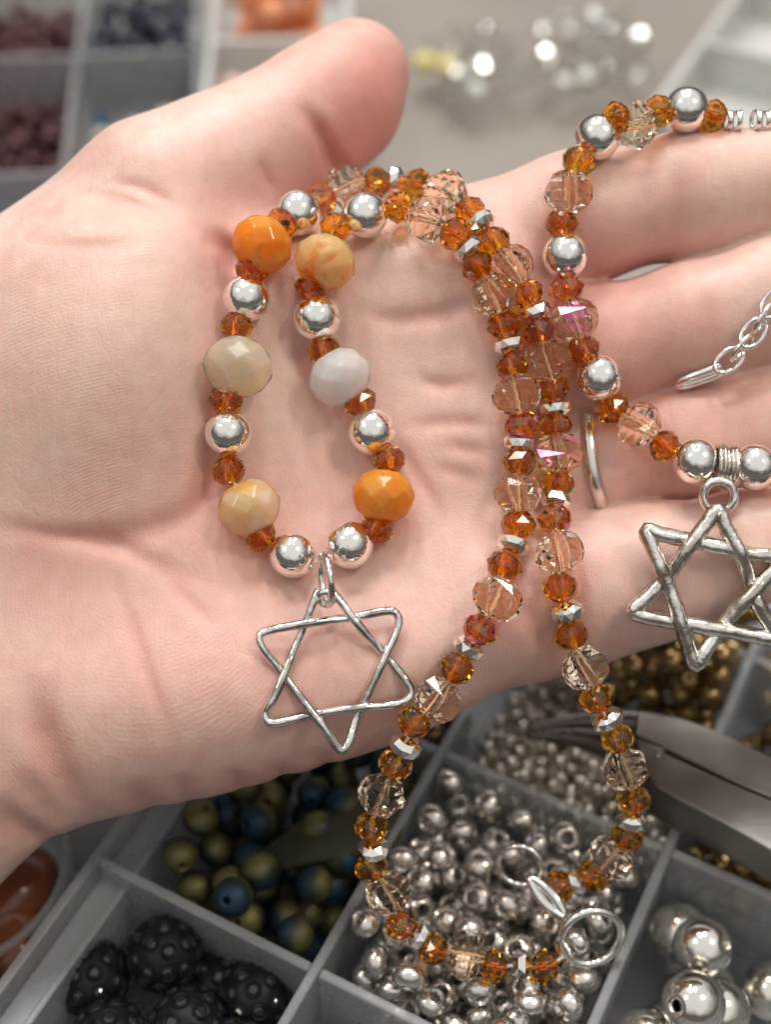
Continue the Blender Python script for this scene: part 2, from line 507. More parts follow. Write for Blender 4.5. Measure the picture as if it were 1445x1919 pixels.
# skin folds (photo points, depth mm, half width mm)
FOLDS = [
    ([(372, 437), (402, 443), (424, 462), (436, 500), (436, 545)], 1.9, 1.4),
    ([(436, 545), (420, 640), (402, 760), (398, 880), (372, 955), (300, 990), (200, 1012)], 1.1, 1.9),
    ([(-60, 968), (80, 1000), (200, 1012), (300, 1058), (450, 1112)], .45, 1.2),
    ([(205, 1040), (290, 1235), (345, 1395)], .28, .9),
    ([(300, 1060), (420, 1180)], .2, .8),
    ([(84, 1250), (98, 1340), (136, 1460), (178, 1560)], 1.25, 2.4),
    ([(-10, 1475), (40, 1545), (95, 1590)], 1.3, 2.0),
    ([(55, 1420), (115, 1555)], .8, 1.8),
    ([(262, 1440), (276, 1540)], .6, 1.8),
    ([(345, 1430), (352, 1520)], .3, 1.2), ([(440, 1420), (446, 1500)], .3, 1.2), ([(520, 1410), (528, 1490)], .25, 1.2),
    ([(600, 1390), (610, 1460)], .25, 1.2),
    ([(436, 545), (520, 600), (580, 690), (598, 790), (545, 900)], .45, 1.1),
    ([(640, 560), (740, 590), (850, 575), (930, 540)], .4, 1.2),
    ([(770, 690), (830, 720), (930, 700)], .3, .9),
    ([(745, 800), (850, 790), (950, 800)], .3, .9),
    ([(700, 770), (790, 900), (840, 1000)], .25, .9),
    ([(820, 830), (930, 850)], .25, .9), ([(800, 870), (920, 905)], .2, .9),
    ([(900, 1010), (960, 1120), (1010, 1200)], .5, 1.5),
    ([(540, 148), (588, 195), (612, 250), (626, 290)], .8, 1.0), ([(578, 178), (640, 262), (655, 300)], .4, 1.0),
    ([(470, 260), (505, 330)], .25, .9),
    ([(110, 350), (220, 368), (330, 425)], .3, .9), ([(160, 330), (260, 345), (350, 400)], .25, .9),
    ([(30, 450), (170, 470), (300, 455)], .2, .9),
    ([(1050, 300), (1062, 380), (1072, 470)], .35, 1.3), ([(1085, 575), (1080, 660), (1095, 745)], .35, 1.3),
    ([(1060, 1000), (1075, 1100), (1060, 1220)], .35, 1.3),
    ([(1268, 270), (1280, 360), (1276, 470)], .3, 1.6), ([(1320, 520), (1330, 600), (1325, 690)], .3, 1.6),
]
fold = np.zeros(X2.shape, np.float32); redf = np.zeros(X2.shape, np.float32)
for P, dep, wd in FOLDS:
    q, tp = linedist(catmull([to2(p) for p in P], 4))
    if wd in (1.5, 1.9): tp = np.maximum(tp, .6)
    e = np.exp(-(q / wd) ** 2) * tp
    fold += dep * (1.3 if wd > 1.3 else 2.1) * e
    redf = np.maximum(redf, min(1, .5 + .4 * dep) * np.exp(-(q / (wd * 1.3)) ** 2) * tp)
thick = 22 + 0 * X2
t = thick / 2; wc = front + t
r0 = 10.0
F3 = np.empty((len(gx), len(gy), len(gd)), np.float32)
q1 = (sd2 + r0)[:, :, None]
q2 = np.abs(gd[None, None, :] - wc[:, :, None]) - (t[:, :, None] - r0)
F3[:] = np.minimum(np.maximum(q1, q2), 0) + np.hypot(np.maximum(q1, 0), np.maximum(q2, 0)) - r0
del q1, q2
def smin(a, b, k):
    h = np.maximum(k - np.abs(a - b), 0) / k
    return np.minimum(a, b) - h * h * k * .25
def cone_chain(P, k=3.0):
    """rounded cones through photo points (px, py, depth, radius)"""
    Q = [(*pc(p[0], p[1], p[2]), p[3]) for p in P]
    out = np.full(F3.shape, 60, np.float32)
    A = np.array(Q)
    lo = A[:, :3].min(0) - 22; hi = A[:, :3].max(0) + 22
    ix = slice(max(0, np.searchsorted(gx, lo[0])), np.searchsorted(gx, hi[0]))
    iy = slice(max(0, np.searchsorted(gy, lo[1])), np.searchsorted(gy, hi[1]))
    iz = slice(max(0, np.searchsorted(gd, lo[2])), np.searchsorted(gd, hi[2]))
    x = gx[ix][:, None, None]; y = gy[iy][None, :, None]; z = gd[iz][None, None, :]
    acc = None
    for a, b in zip(Q[:-1], Q[1:]):
        ex, ey, ez = b[0] - a[0], b[1] - a[1], b[2] - a[2]
        L2 = ex * ex + ey * ey + ez * ez
        tt = np.clip(((x - a[0]) * ex + (y - a[1]) * ey + (z - a[2]) * ez) / L2, 0, 1)
        d = np.sqrt((x - a[0] - ex * tt) ** 2 + (y - a[1] - ey * tt) ** 2 + (z - a[2] - ez * tt) ** 2) - (a[3] + (b[3] - a[3]) * tt)
        acc = d if acc is None else smin(acc, d, k)
    out[ix, iy, iz] = acc
    return out
INDEX = [(900, 462, 196, 8.6), (1080, 410, 194.5, 8.5), (1300, 364, 193, 8.0), (1560, 328, 190, 7.3), (1790, 312, 186, 6.2)]
MIDDLE = [(900, 660, 194, 8.6), (1110, 655, 193, 8.0), (1300, 608, 191.5, 7.8), (1450, 567, 190, 8.0), (1620, 525, 188, 7.4), (1850, 480, 183, 6.2)]
RINGF = [(900, 890, 195, 8.4), (1130, 866, 195, 7.8), (1300, 826, 193, 7.7), (1450, 800, 191, 7.8), (1600, 770, 189, 7.2), (1800, 745, 185, 6.0)]
PINKY = [(930, 1110, 190, 10.0), (1090, 1105, 189, 9.4), (1220, 1072, 187.5, 8.6), (1400, 1026, 185, 6.9), (1540, 995, 183, 6.3), (1640, 975, 181, 5.2)]
THUMB = [(40, 640, 202, 15.8), (305, 392, 198, 12.0), (430, 316, 200, 9.9), (545, 250, 202, 8.9), (632, 188, 204, 8.5), (672, 132, 206, 7.2)]
fing = None
for P in (INDEX, MIDDLE, RINGF, PINKY):
    c = cone_chain(P, 4)
    fing = c if fing is None else smin(fing, c, .7)
F3 = smin(F3, fing, 5.0)
F3 = smin(F3, cone_chain(THUMB, 5), 5.0)
del fing, c
F3 += fold[:, :, None] * 1.0
F3 = np.maximum(F3, np.maximum(-88 - gx, gx - 89)[:, None, None])
F3 = np.maximum(F3, np.maximum(-81 - gy, gy - 75)[None, :, None])
F3 = np.maximum(F3, np.maximum(160 - gd, gd - 213)[None, None, :])

def sdf(P):
    P = np.asarray(P, float).reshape(-1, 3)
    i = np.stack([(P[:, 0] - gx[0]) / RES, (P[:, 1] - gy[0]) / RES, (P[:, 2] - gd[0]) / RES], 1)
    sh = np.array(F3.shape)
    over = np.maximum(np.maximum(-i, i - (sh - 1.001)), 0).max(1) * RES
    i = np.clip(i, 0, sh - 1.001)
    b = i.astype(int); f = i - b
    v = 0
    for dx in (0, 1):
        for dy in (0, 1):
            for dz in (0, 1):
                wgt = (f[:, 0] if dx else 1 - f[:, 0]) * (f[:, 1] if dy else 1 - f[:, 1]) * (f[:, 2] if dz else 1 - f[:, 2])
                v = v + wgt * F3[b[:, 0] + dx, b[:, 1] + dy, b[:, 2] + dz]
    return v + over
def rest_depth(px, py, r, start=150, stop=216):
    """depth at which a bead of radius r, seen at this photo point, touches the hand"""
    D = start
    while D < stop:
        v = sdf(pc(px, py, D))[0] - r
        if v < .03: return D
        D += max(.04, v * .7)
    return None

def surface_nets(f, res):
    s = f < 0
    nx, ny, nz = f.shape
    c = np.zeros((nx - 1, ny - 1, nz - 1), np.uint8)
    for dx in (0, 1):
        for dy in (0, 1):
            for dz in (0, 1):
                c += s[dx:nx - 1 + dx, dy:ny - 1 + dy, dz:nz - 1 + dz]
    idx = np.argwhere((c > 0) & (c < 8))
    vid = np.full(c.shape, -1, np.int64)
    vid[idx[:, 0], idx[:, 1], idx[:, 2]] = np.arange(len(idx))
    acc = np.zeros((len(idx), 3)); cnt = np.zeros(len(idx))
    corners = [(a, b, d) for a in (0, 1) for b in (0, 1) for d in (0, 1)]
    for i, a in enumerate(corners):
        for b in corners[i + 1:]:
            if sum(abs(a[k] - b[k]) for k in range(3)) != 1: continue
            fa = f[idx[:, 0] + a[0], idx[:, 1] + a[1], idx[:, 2] + a[2]]
            fb = f[idx[:, 0] + b[0], idx[:, 1] + b[1], idx[:, 2] + b[2]]
            m = (fa < 0) != (fb < 0)
            t = np.where(m, fa / (fa - fb + 1e-12), 0)
            p = np.array(a) + t[:, None] * (np.array(b) - np.array(a))
            acc[m] += p[m]; cnt[m] += 1
    V = (idx + acc / cnt[:, None])
    quads = []
    for ax in range(3):
        a1, a2 = (ax + 1) % 3, (ax + 2) % 3
        sl0 = [slice(None)] * 3; sl1 = [slice(None)] * 3
        sl0[ax] = slice(0, -1); sl1[ax] = slice(1, None)
        s0, s1 = s[tuple(sl0)], s[tuple(sl1)]
        e = np.argwhere(s0 != s1)
        ok = (e[:, a1] > 0) & (e[:, a2] > 0) & (e[:, a1] < f.shape[a1] - 1) & (e[:, a2] < f.shape[a2] - 1)
        e = e[ok]
        flip = s0[e[:, 0], e[:, 1], e[:, 2]]
        def at(d1, d2):
            q = e.copy(); q[:, a1] -= d1; q[:, a2] -= d2
            return vid[q[:, 0], q[:, 1], q[:, 2]]
        Q = np.stack([at(1, 1), at(0, 1), at(0, 0), at(1, 0)], 1)
        Q[~flip] = Q[~flip][:, ::-1]
        quads.append(Q)
    return V, np.concatenate(quads)
HV, HQ = surface_nets(F3, RES)
HV = HV * RES + np.array([gx[0], gy[0], gd[0]])
E2 = np.concatenate([HQ[:, [0, 1]], HQ[:, [1, 2]], HQ[:, [2, 3]], HQ[:, [3, 0]]])
for it in range(2):
    acc = np.zeros_like(HV); cnt = np.zeros(len(HV))
    for a, b in ((0, 1), (1, 0)):
        for k in range(3):
            acc[:, k] += np.bincount(E2[:, a], HV[E2[:, b], k], len(HV))
        cnt += np.bincount(E2[:, a], minlength=len(HV))
    HV = HV + .5 * (acc / cnt[:, None] - HV)
HB = np.array([0, 0, 190.0])                       # local origin of the hand, camera space
loc = (HV - HB) * MM
loc = np.stack([loc[:, 0], loc[:, 1], -loc[:, 2]], 1)
me = bpy.data.meshes.new('hand')
me.vertices.add(len(loc)); me.vertices.foreach_set('co', loc.astype(np.float32).ravel())
HQ = HQ[:, ::-1]
me.loops.add(HQ.size); me.loops.foreach_set('vertex_index', HQ[:, ::-1].astype(np.int32).ravel())
me.polygons.add(len(HQ)); me.polygons.foreach_set('loop_start', np.arange(0, HQ.size, 4, dtype=np.int32))
me.polygons.foreach_set('use_smooth', np.ones(len(HQ), bool))
me.update(calc_edges=True); me.validate()
vx = HV[:, 0] * FPX / HV[:, 2] + 722.5; vy = 959.5 - HV[:, 1] * FPX / HV[:, 2]
def blob(px, py, s, a): return a * np.exp(-((vx - px) ** 2 + (vy - py) ** 2) / s ** 2)
flush = blob(715, 190, 135, .95) + blob(640, 330, 110, .4) + blob(1120, 470, 150, .3) + blob(1150, 700, 200, .3) + blob(980, 620, 150, .3) \
    + blob(400, 1230, 330, .28) + blob(1020, 1150, 150, .4) + blob(430, 380, 120, .35) + blob(80, 1070, 120, .3) + blob(1300, 830, 200, .25)
ii = np.clip(((HV[:, :2] - [gx[0], gy[0]]) / RES).round().astype(int), 0, np.array(X2.shape) - 1)
flush = np.clip(flush * 1.25 + redf[ii[:, 0], ii[:, 1]] * .55, 0, 1)
at = me.attributes.new('flush', 'FLOAT', 'POINT'); at.data.foreach_set('value', flush.astype(np.float32))
me.materials.append(M_SKIN)
hand = link('hand', me)
Rc = Matrix(((1, 0, 0), (0, UPV[1], -FWD[1]), (0, UPV[2], -FWD[2]))).to_4x4()
hand.matrix_world = Matrix.Translation(Vector(c2w(HB).ravel()) * MM) @ Rc
tag(hand, 'open upturned bare left hand with thumb raised, holding the beaded jewellery over the trays', 'hand')
print('hand verts', len(HV), 'faces', len(HQ))

# ------------------------------------------------------------------ bead meshes
def faceted(R, hl, rows, n, hole, mat, name):
    """rows: (radius factor, height factor, angular offset in half steps) from top to bottom"""
    V, Fc = [], []
    rings = [(hole / R, 1.0, rows[0][2])] + rows + [(hole / R, -1.0, rows[-1][2])]
    for rf, zf, off in rings:
        for k in range(n):
            a = 2 * math.pi * (k + off * .5) / n
            V.append((rf * R * math.cos(a) * MM, rf * R * math.sin(a) * MM, zf * hl * MM))
    m = len(rings)
    for i in range(m):
        j = (i + 1) % m
        o1, o2 = rings[i][2], rings[j][2]
        for k in range(n):
            k2 = (k + 1) % n
            a, b, c, d = i * n + k, i * n + k2, j * n + k, j * n + k2
            if o1 == o2 or i == m - 1:
                Fc.append((a, c, d, b))
            elif o2 - o1 == 1 or o1 - o2 == -1:
                Fc.append((a, c, b)); Fc.append((b, c, d))
            else:
                Fc.append((a, c, d)); Fc.append((a, d, b))
    return mesh(name, V, Fc, mat)
AMB_ROWS = [(.52, .92, 0), (.86, .52, 1), (1.0, 0, 0), (.86, -.52, 1), (.52, -.92, 0)]
ME_A = faceted(2.32, 1.80, AMB_ROWS, 8, .38, M_AMBER, 'amber_bead')
ME_A2 = faceted(2.32, 1.80, AMB_ROWS, 8, .38, M_AMBER2, 'amber_bead')
CR_ROWS = [(.46, .95, 0), (.80, .62, 0), (1.0, .12, 1), (1.0, -.12, 1), (.80, -.62, 2), (.46, -.95, 2)]
def crystal(mat):
    V, Fc = [], []
    R, hl, n = 3.25, 2.65, 6
    rings = [(.14, 1, 0), (.44, .97, 0), (.80, .66, .25), (.99, .22, .5), (.99, -.22, .75), (.80, -.66, 1.0), (.44, -.97, 1.25), (.14, -1, 1.25)]
    for rf, zf, off in rings:
        for k in range(n):
            a = 2 * math.pi * (k + off * .55) / n
            V.append((rf * R * math.cos(a) * MM, rf * R * math.sin(a) * MM, zf * hl * MM))
    m = len(rings)
    for i in range(m):
        j = (i + 1) % m
        for k in range(n):
            k2 = (k + 1) % n
            Fc.append((i * n + k, j * n + k, j * n + k2, i * n + k2))
    return mesh('crystal_bead', V, Fc, mat)
ME_C, ME_C2 = crystal(M_CRYS), crystal(M_CRYS2)
SP_ROWS = [(.62, .9, 0), (1.0, 0, 1), (.62, -.9, 0)]
ME_D = faceted(2.25, 1.12, [(.60, .95, 0), (.92, .42, 1), (.92, -.42, 0), (.60, -.95, 1)], 10, .45, M_SPAC, 'spacer_bead')
def ball_mesh(R, hole, mat, name, seg=28, flat=1.0):
    a0 = math.asin(hole / R)
    prof = [(hole * .9, -R * math.cos(a0) * flat * .9)]
    prof = []
    n = 14
    for i in range(n + 1):
        a = a0 + (math.pi - 2 * a0) * i / n
        prof.append((R * math.sin(a) * MM, R * math.cos(a) * flat * MM))
    prof += [(hole * .82 * MM, -R * math.cos(a0) * flat * .9 * MM), (hole * .82 * MM, R * math.cos(a0) * flat * .9 * MM)]
    V, Fc = lathe(prof, seg, True)
    me = mesh(name, V, [f[::-1] for f in Fc], mat, True)
    bm = bmesh.new(); bm.from_mesh(me); bmesh.ops.recalc_face_normals(bm, faces=bm.faces); bm.to_mesh(me); bm.free()
    return me
ME_S = ball_mesh(3.06, .55, M_SILV, 'silver_bead', 36)
def agate_mesh(mat):
    return faceted(4.25, 3.3, [(.50, .96, 0), (.80, .66, 1), (.99, .20, 2), (.99, -.20, 3), (.80, -.66, 4), (.50, -.96, 5)], 8, .5, mat, 'agate_bead')
ME_G = {k: agate_mesh(m) for k, m in dict(o=M_AG_OR, p=M_AG_PE, b=M_AG_BL, c=M_AG_CR, w=M_AG_WH).items()}
for m_ in [ME_A, ME_A2, ME_C, ME_C2, ME_D] + list(ME_G.values()):
    bm = bmesh.new(); bm.from_mesh(m_); bmesh.ops.recalc_face_normals(bm, faces=bm.faces); bm.to_mesh(m_); bm.free()
for m_ in ME_G.values():
    bevel_mesh(m_, .00022, 2, .15)
RAD = dict(A=2.3, C=3.2, S=3.06, D=2.0, G=4.2)
AGL = dict(o='deep orange agate bead', p='pale peach and orange agate bead', b='peach agate bead with a rust red blotch',
           c='translucent cream agate bead', w='milky white agate bead')
NAME = dict(A='amber_bead', C='crystal_bead', S='silver_bead', D='spacer_bead', G='agate_bead')

def string_beads(owner, seq, closed=False):
    """seq: (type, px, py[, depth or lift]) -> places beads where they touch the hand; returns centre points"""
    C3 = []
    for s in seq:
        t, px, py = s[0], s[1], s[2]
        r = RAD[t[0]]
        if len(s) > 3 and s[3] > 100:
            D = s[3]
        else:
            D = rest_depth(px, py, r)
            if D is None: D = C3[-1][2]
            if len(s) > 3: D -= s[3]
        C3.append(pc(px, py, D))
    C3 = np.array(C3)
    W = c2w(C3)
    for i, s in enumerate(seq):
        t = s[0]
        a = W[min(i + 1, len(W) - 1)] - W[max(i - 1, 0)]
        sp = random.random() * 6.28
        if t[0] == 'A': d = ME_A if random.random() < .84 else ME_A2
        elif t[0] == 'C': d = ME_C if random.random() < .8 else ME_C2
        elif t[0] == 'S': d = ME_S
        elif t[0] == 'D': d = ME_D
        else: d = ME_G[t[1]]
        sc = 1.0 + random.uniform(-.025, .025)
        if t == 'Gc': sc = 1.08
        ax = Vector(a).normalized() + Vector((random.gauss(0, .06), random.gauss(0, .06), random.gauss(0, .06)))
        M = frame(W[i], ax, sp, sc)
        if t[0] == 'S': M = M @ Matrix.Scale(1.0, 4)
        o = link(NAME[t[0]], d, owner, M)
        if t[0] == 'G': o['label'] = AGL[t[1]]
    return W
def add_tube(name, pts_mm, r_mm, mat, owner, seg=8, closed=False, wob=0, smooth=True):
    V, Fc = tube(np.asarray(pts_mm) * MM, np.asarray(r_mm) * MM if not np.isscalar(r_mm) else r_mm * MM, seg, closed, True, wob)
    L = np.array(owner.location) if owner is not None else 0
    return link(name, mesh(name, V - L, Fc, mat, smooth), owner)
def ring_pts(c, n, R, k=28, squash=1.0, up=None):
    n = np.array(Vector(n).normalized())
    u = np.array(up, float) if up is not None else np.array([0.31, .77, .2])
    u = u - n * (u @ n); u /= np.linalg.norm(u); v = np.cross(n, u)
    return np.array([c + R * (math.cos(a) * u + squash * math.sin(a) * v) for a in np.linspace(0, 2 * math.pi, k, endpoint=False)])
def cdir(x, y, d):                                 # camera-space direction -> world
    return x * RGT + y * UPV + d * FWD

# ------------------------------------------------------------------ necklace
LEFT = [('S', 548, 1040), ('A', 488, 1005), ('Gp', 466, 951), ('A', 428, 882), ('S', 427, 812), ('A', 424, 749), ('Gc', 446, 687),
        ('A', 443, 612), ('S', 461, 559), ('A', 472, 507), ('Go', 490, 458), ('A', 528, 420, 1.0), ('S', 557, 399), ('A', 602, 374, .4),
        ('C', 650, 350), ('A', 706, 343), ('D', 742, 340), ('A', 782, 347), ('C', 835, 362), ('A', 880, 398), ('D', 902, 420),
        ('A', 926, 453), ('C', 957, 500), ('A', 988, 550), ('D', 1004, 584), ('A', 1011, 620), ('C', 1026, 675), ('A', 1036, 728),
        ('D', 1040, 764), ('A', 1040, 800), ('C', 1047, 848), ('A', 1046, 904), ('D', 1042, 938), ('A', 1040, 973), ('C', 1048, 1035),
        ('A', 1050, 1101), ('D', 1064, 1146), ('A', 1071, 1190), ('C', 1096, 1252, 176), ('A', 1118, 1308, 178), ('D', 1138, 1347, 179.5),
        ('A', 1157, 1384, 181), ('C', 1172, 1441, 183), ('A', 1188, 1499, 185.5), ('D', 1183, 1538, 186), ('A', 1176, 1568, 187),
        ('C', 1146, 1608, 188), ('A', 1112, 1641, 189.5), ('D', 1082, 1650, 190), ('A', 1050, 1660, 190.5)]
RIGHT = [('S', 655, 1021), ('A', 707, 990), ('Go', 718, 929), ('A', 729, 862), ('S', 697, 809), ('A', 675, 753), ('Gw', 637, 706),
         ('A', 607, 657), ('S', 594, 596), ('A', 583, 540), ('Gb', 609, 491), ('A', 629, 426, .6), ('S', 683, 403, .8), ('A', 748, 387, 1.5),
         ('C', 800, 411, 2.0), ('A', 853, 438, 1.5), ('D', 878, 467, 1.0), ('A', 897, 500), ('C', 926, 552), ('A', 944, 608), ('D', 955, 646),
         ('A', 960, 686), ('C', 968, 740), ('A', 978, 796), ('D', 973, 829), ('A', 975, 865), ('C', 970, 925), ('A', 972, 983),
         ('D', 962, 1022), ('A', 946, 1060), ('C', 932, 1122), ('A', 900, 1180), ('D', 878, 1214), ('A', 856, 1252), ('C', 822, 1310),
         ('A', 776, 1354, 175.5), ('D', 761, 1397, 177), ('A', 741, 1433, 178.5), ('C', 716, 1490, 180.5), ('A', 696, 1550, 183), ('D', 700, 1590, 184.5),
         ('A', 696, 1625, 186), ('C', 729, 1672, 186), ('A', 750, 1733, 186.5), ('D', 785, 1752, 186.5), ('A', 811, 1780, 186.5), ('C', 873, 1790, 186.5),
         ('A', 925, 1811, 186.5), ('D', 975, 1809, 186.5), ('A', 1021, 1812, 186.5)]
base = pw(625, 1230, rest_depth(625, 1230, 1))
NK = thing('necklace', base, 'amber, agate and silver bead necklace with wire star pendant, doubled over the palm', 'necklace')
WL = string_beads(NK, LEFT)
WR = string_beads(NK, RIGHT)
clasp_D = 193.5
endL = pw(1015, 1690, 190.5); endR = pw(1062, 1790, 187)
jr_c = pw(606, 1052, rest_depth(606, 1052, 1.5))
th = [endL] + list(WL[::-1]) + [jr_c] + list(WR) + [endR]
add_tube('thread', catmull(th, 4), .24, M_THREAD, NK, 6)
# wire star
STAR_UP = [(597, 1106), (583, 1140), (560, 1195), (537, 1253), (513, 1308), (498, 1335), (502, 1352), (522, 1354), (590, 1338), (665, 1327),
           (735, 1321), (762, 1312), (771, 1296), (757, 1270), (727, 1233), (678, 1178), (648, 1140), (621, 1106)]
UPZ = [0, .1, -.6, .1, .5, 0, 0, .1, -.6, .5, -.2, 0, 0, .0, -.6, .5, .1, 0]
STAR_DN = [(486, 1192), (500, 1183), (540, 1174), (583, 1167), (660, 1157), (725, 1145), (745, 1153), (745, 1180), (716, 1243), (690, 1300),
           (668, 1345), (655, 1390), (642, 1406), (629, 1396), (605, 1360), (575, 1322), (525, 1256), (492, 1214)]
DNZ = [0, 0, .3, .6, -.5, 0, 0, .2, .6, .1, -.5, 0, 0, 0, .5, .2, -.6, 0]
# fit the pendant's plane to the palm, then lift it clear
smp = STAR_UP + STAR_DN
Q = np.array([pc(x, y, rest_depth(x, y, .55) or 178) for x, y in smp])
Am = np.c_[Q[:, :2], np.ones(len(Q))]
co, *_ = np.linalg.lstsq(Am, Q[:, 2], rcond=None)
lift = max(0, (Am @ co - Q[:, 2]).max()) * .75 + .35
def on_plane(px, py, dz=0):
    D = 180.0
    for _ in range(6):
        q = pc(px, py, D); D = co[0] * q[0] + co[1] * q[1] + co[2] - lift
    return pw(px, py, D - dz)
SP = link('star_pendant', None, NK, Matrix.Translation(NK.location)); SP.empty_display_size = .004
def on_star(owner, pts, zs, r, mat, closed, name='wire', wob=.10):
    P = catmull([on_plane(x, y, z) for (x, y), z in zip(pts, zs)], 6, closed)
    L = np.array(NK.location)
    V, Fc = tube(P * MM, r * MM, 12, closed, True, wob)
    return link(name, mesh(name, V - L, Fc, mat, True), owner)
bpy.data.objects.remove(SP)
P1 = catmull([on_plane(x, y, z) for (x, y), z in zip(STAR_UP, UPZ)], 6, False)
SP = add_tube('star_pendant', P1, .56, M_STAR, NK, 12, False, .08)
SP['label'] = 'woven wire six pointed star pendant'
P2 = catmull([on_plane(x, y, z) for (x, y), z in zip(STAR_DN, DNZ)], 6, True)
V, Fc = tube(P2 * MM, .56 * MM, 12, True, True, .08)
link('wire_triangle', mesh('wire_triangle', V - np.array(NK.location), Fc, M_STAR, True), SP)
cc = on_plane(610, 1122, .2)
add_tube('apex_loop', ring_pts(cc, cdir(.1, .5, 1), .95, 18), .42, M_STAR, NK, 8, True)
cj = on_plane(611, 1086, 1.7)
add_tube('jump_ring', ring_pts(cj, cdir(1, .12, .24), 3.1, 32), .46, M_STAR, NK, 10, True)
# clasp at the hanging end
rc = pw(1108, 1757, 187)
add_tube('clasp_ring', ring_pts(rc, cdir(-.15, .35, 1), 4.15, 40), .58, M_CHAIN, NK, 12, True)
lp = pw(975, 1622, 190.5)
add_tube('clasp_ring', ring_pts(lp, cdir(.25, .35, 1), 3.0, 32), .42, M_CHAIN, NK, 10, True)
a, b = pw(990, 1640, 190), pw(1062, 1722, 187.5)
tt = np.linspace(0, 1, 12)
for off in (-.8, .8):
    sd = cdir(off * .75, off * .66, -.3)
    pts = np.array([a + (b - a) * t_ + sd * math.sin(math.pi * t_) * 1.0 for t_ in tt])
    add_tube('lobster_clasp', pts, .5 + .25 * np.sin(math.pi * tt), M_CHAIN, NK, 10)
add_tube('clasp_ring', ring_pts(pw(1058, 1785, 187), cdir(1, .3, .4), 1.7, 20), .4, M_CHAIN, NK, 8, True)

# ------------------------------------------------------------------ bracelet
BR = [('A', 1337, 218, 187), ('S', 1287, 206, 187), ('A', 1236, 209, 186.5), ('C', 1195, 234, 185), ('A', 1156, 222, 184.5), ('S', 1120, 257), ('A', 1085, 303),
      ('C', 1066, 360), ('A', 1053, 418), ('S', 1060, 479), ('A', 1062, 543), ('C', 1076, 600), ('A', 1093, 656), ('S', 1124, 708),
      ('A', 1149, 765), ('C', 1200, 796), ('A', 1246, 836), ('S', 1306, 866, 1.5), ('S', 1416, 876, 1.5)]
BB = thing('bracelet', pw(1362, 880, rest_depth(1362, 880, 2)), 'bracelet of amber, crystal and silver beads with a cast star charm, looped over the fingers', 'bracelet')
WB = string_beads(BB, BR)
thr = list(WB) + [pw(1470, 880, 181), pw(1530, 860, 184)]
add_tube('thread', catmull([pw(1360, 224, 187)] + thr, 4), .24, M_THREAD, BB, 6)
for k, (x, y) in enumerate([(1468, 878), (1512, 866)]):
    link('amber_bead', ME_A, BB, frame(pw(x, y, 178.5 + k), cdir(1, .1, 0), k))
# ribbed bail between the two silver balls
bD = (rest_depth(1362, 874, 2.9) or 176) - 1.5
bc = pw(1362, 874, bD)
for k in range(6):
    x = 1344 + k * 7.4
    add_tube('bail_coil', ring_pts(pw(x, 873 + k * .7, bD), cdir(1, -.09, 0), 2.55 + .12 * math.sin(k * 2.1), 26), .30, M_STAR2, BB, 8, True)
add_tube('charm_loop', ring_pts(pw(1348, 930, bD - 2.0), cdir(.12, .15, 1), 1.95, 26), .62, M_STAR2, BB, 10, True)
S2_UP = [(1346, 957), (1322, 985), (1288, 1030), (1252, 1078), (1215, 1118), (1188, 1142), (1200, 1153), (1262, 1165), (1330, 1176), (1400, 1188), (1452, 1196),
         (1446, 1174), (1420, 1130), (1404, 1085), (1388, 1035), (1364, 993)]
Z2U = [0, .2, .6, -.5, .1, 0, 0, -.5, .5, .2, 0, 0, .4, -.5, .5, .2]
S2_DN = [(1212, 996), (1240, 1002), (1300, 1014), (1350, 1026), (1400, 1037), (1466, 1048), (1440, 1080), (1404, 1118), (1362, 1165), (1325, 1215), (1306, 1246),
         (1292, 1215), (1275, 1160), (1258, 1110), (1236, 1056)]
Z2D = [0, .1, -.5, .5, -.5, 0, .1, .5, -.4, .1, 0, .1, .6, .2, .5]
bD2 = min([(rest_depth(x, y, 1.6) or 200) - (y - 960) * .006 for x, y in S2_UP + S2_DN] + [bD - 2.0])
P1 = catmull([pw(x, y, bD2 - z + (y - 960) * .006) for (x, y), z in zip(S2_UP, Z2U)], 5, True)
SP2 = add_tube('star_charm', P1, 1.0, M_STAR2, BB, 10, True, .16)
SP2['label'] = 'chunky cast six pointed star charm'
P2 = catmull([pw(x, y, bD2 - z + (y - 960) * .006) for (x, y), z in zip(S2_DN, Z2D)], 5, True)
V, Fc = tube(P2 * MM, 1.0 * MM, 10, True, True, .16)
link('cast_triangle', mesh('cast_triangle', V - np.array(BB.location), Fc, M_STAR2, True), SP2)
# crimp coils and chain running off behind the index finger
for k in range(12):
    x = 1362 + k * 9
    if k in (4, 5): continue
    add_tube('chain_link', ring_pts(pw(x, 225 + (k % 3), 187.5), cdir(1, .05 * (-1) ** k, .2 * (-1) ** k), 1.15, 18), .26, M_CHAIN, BB, 6, True)
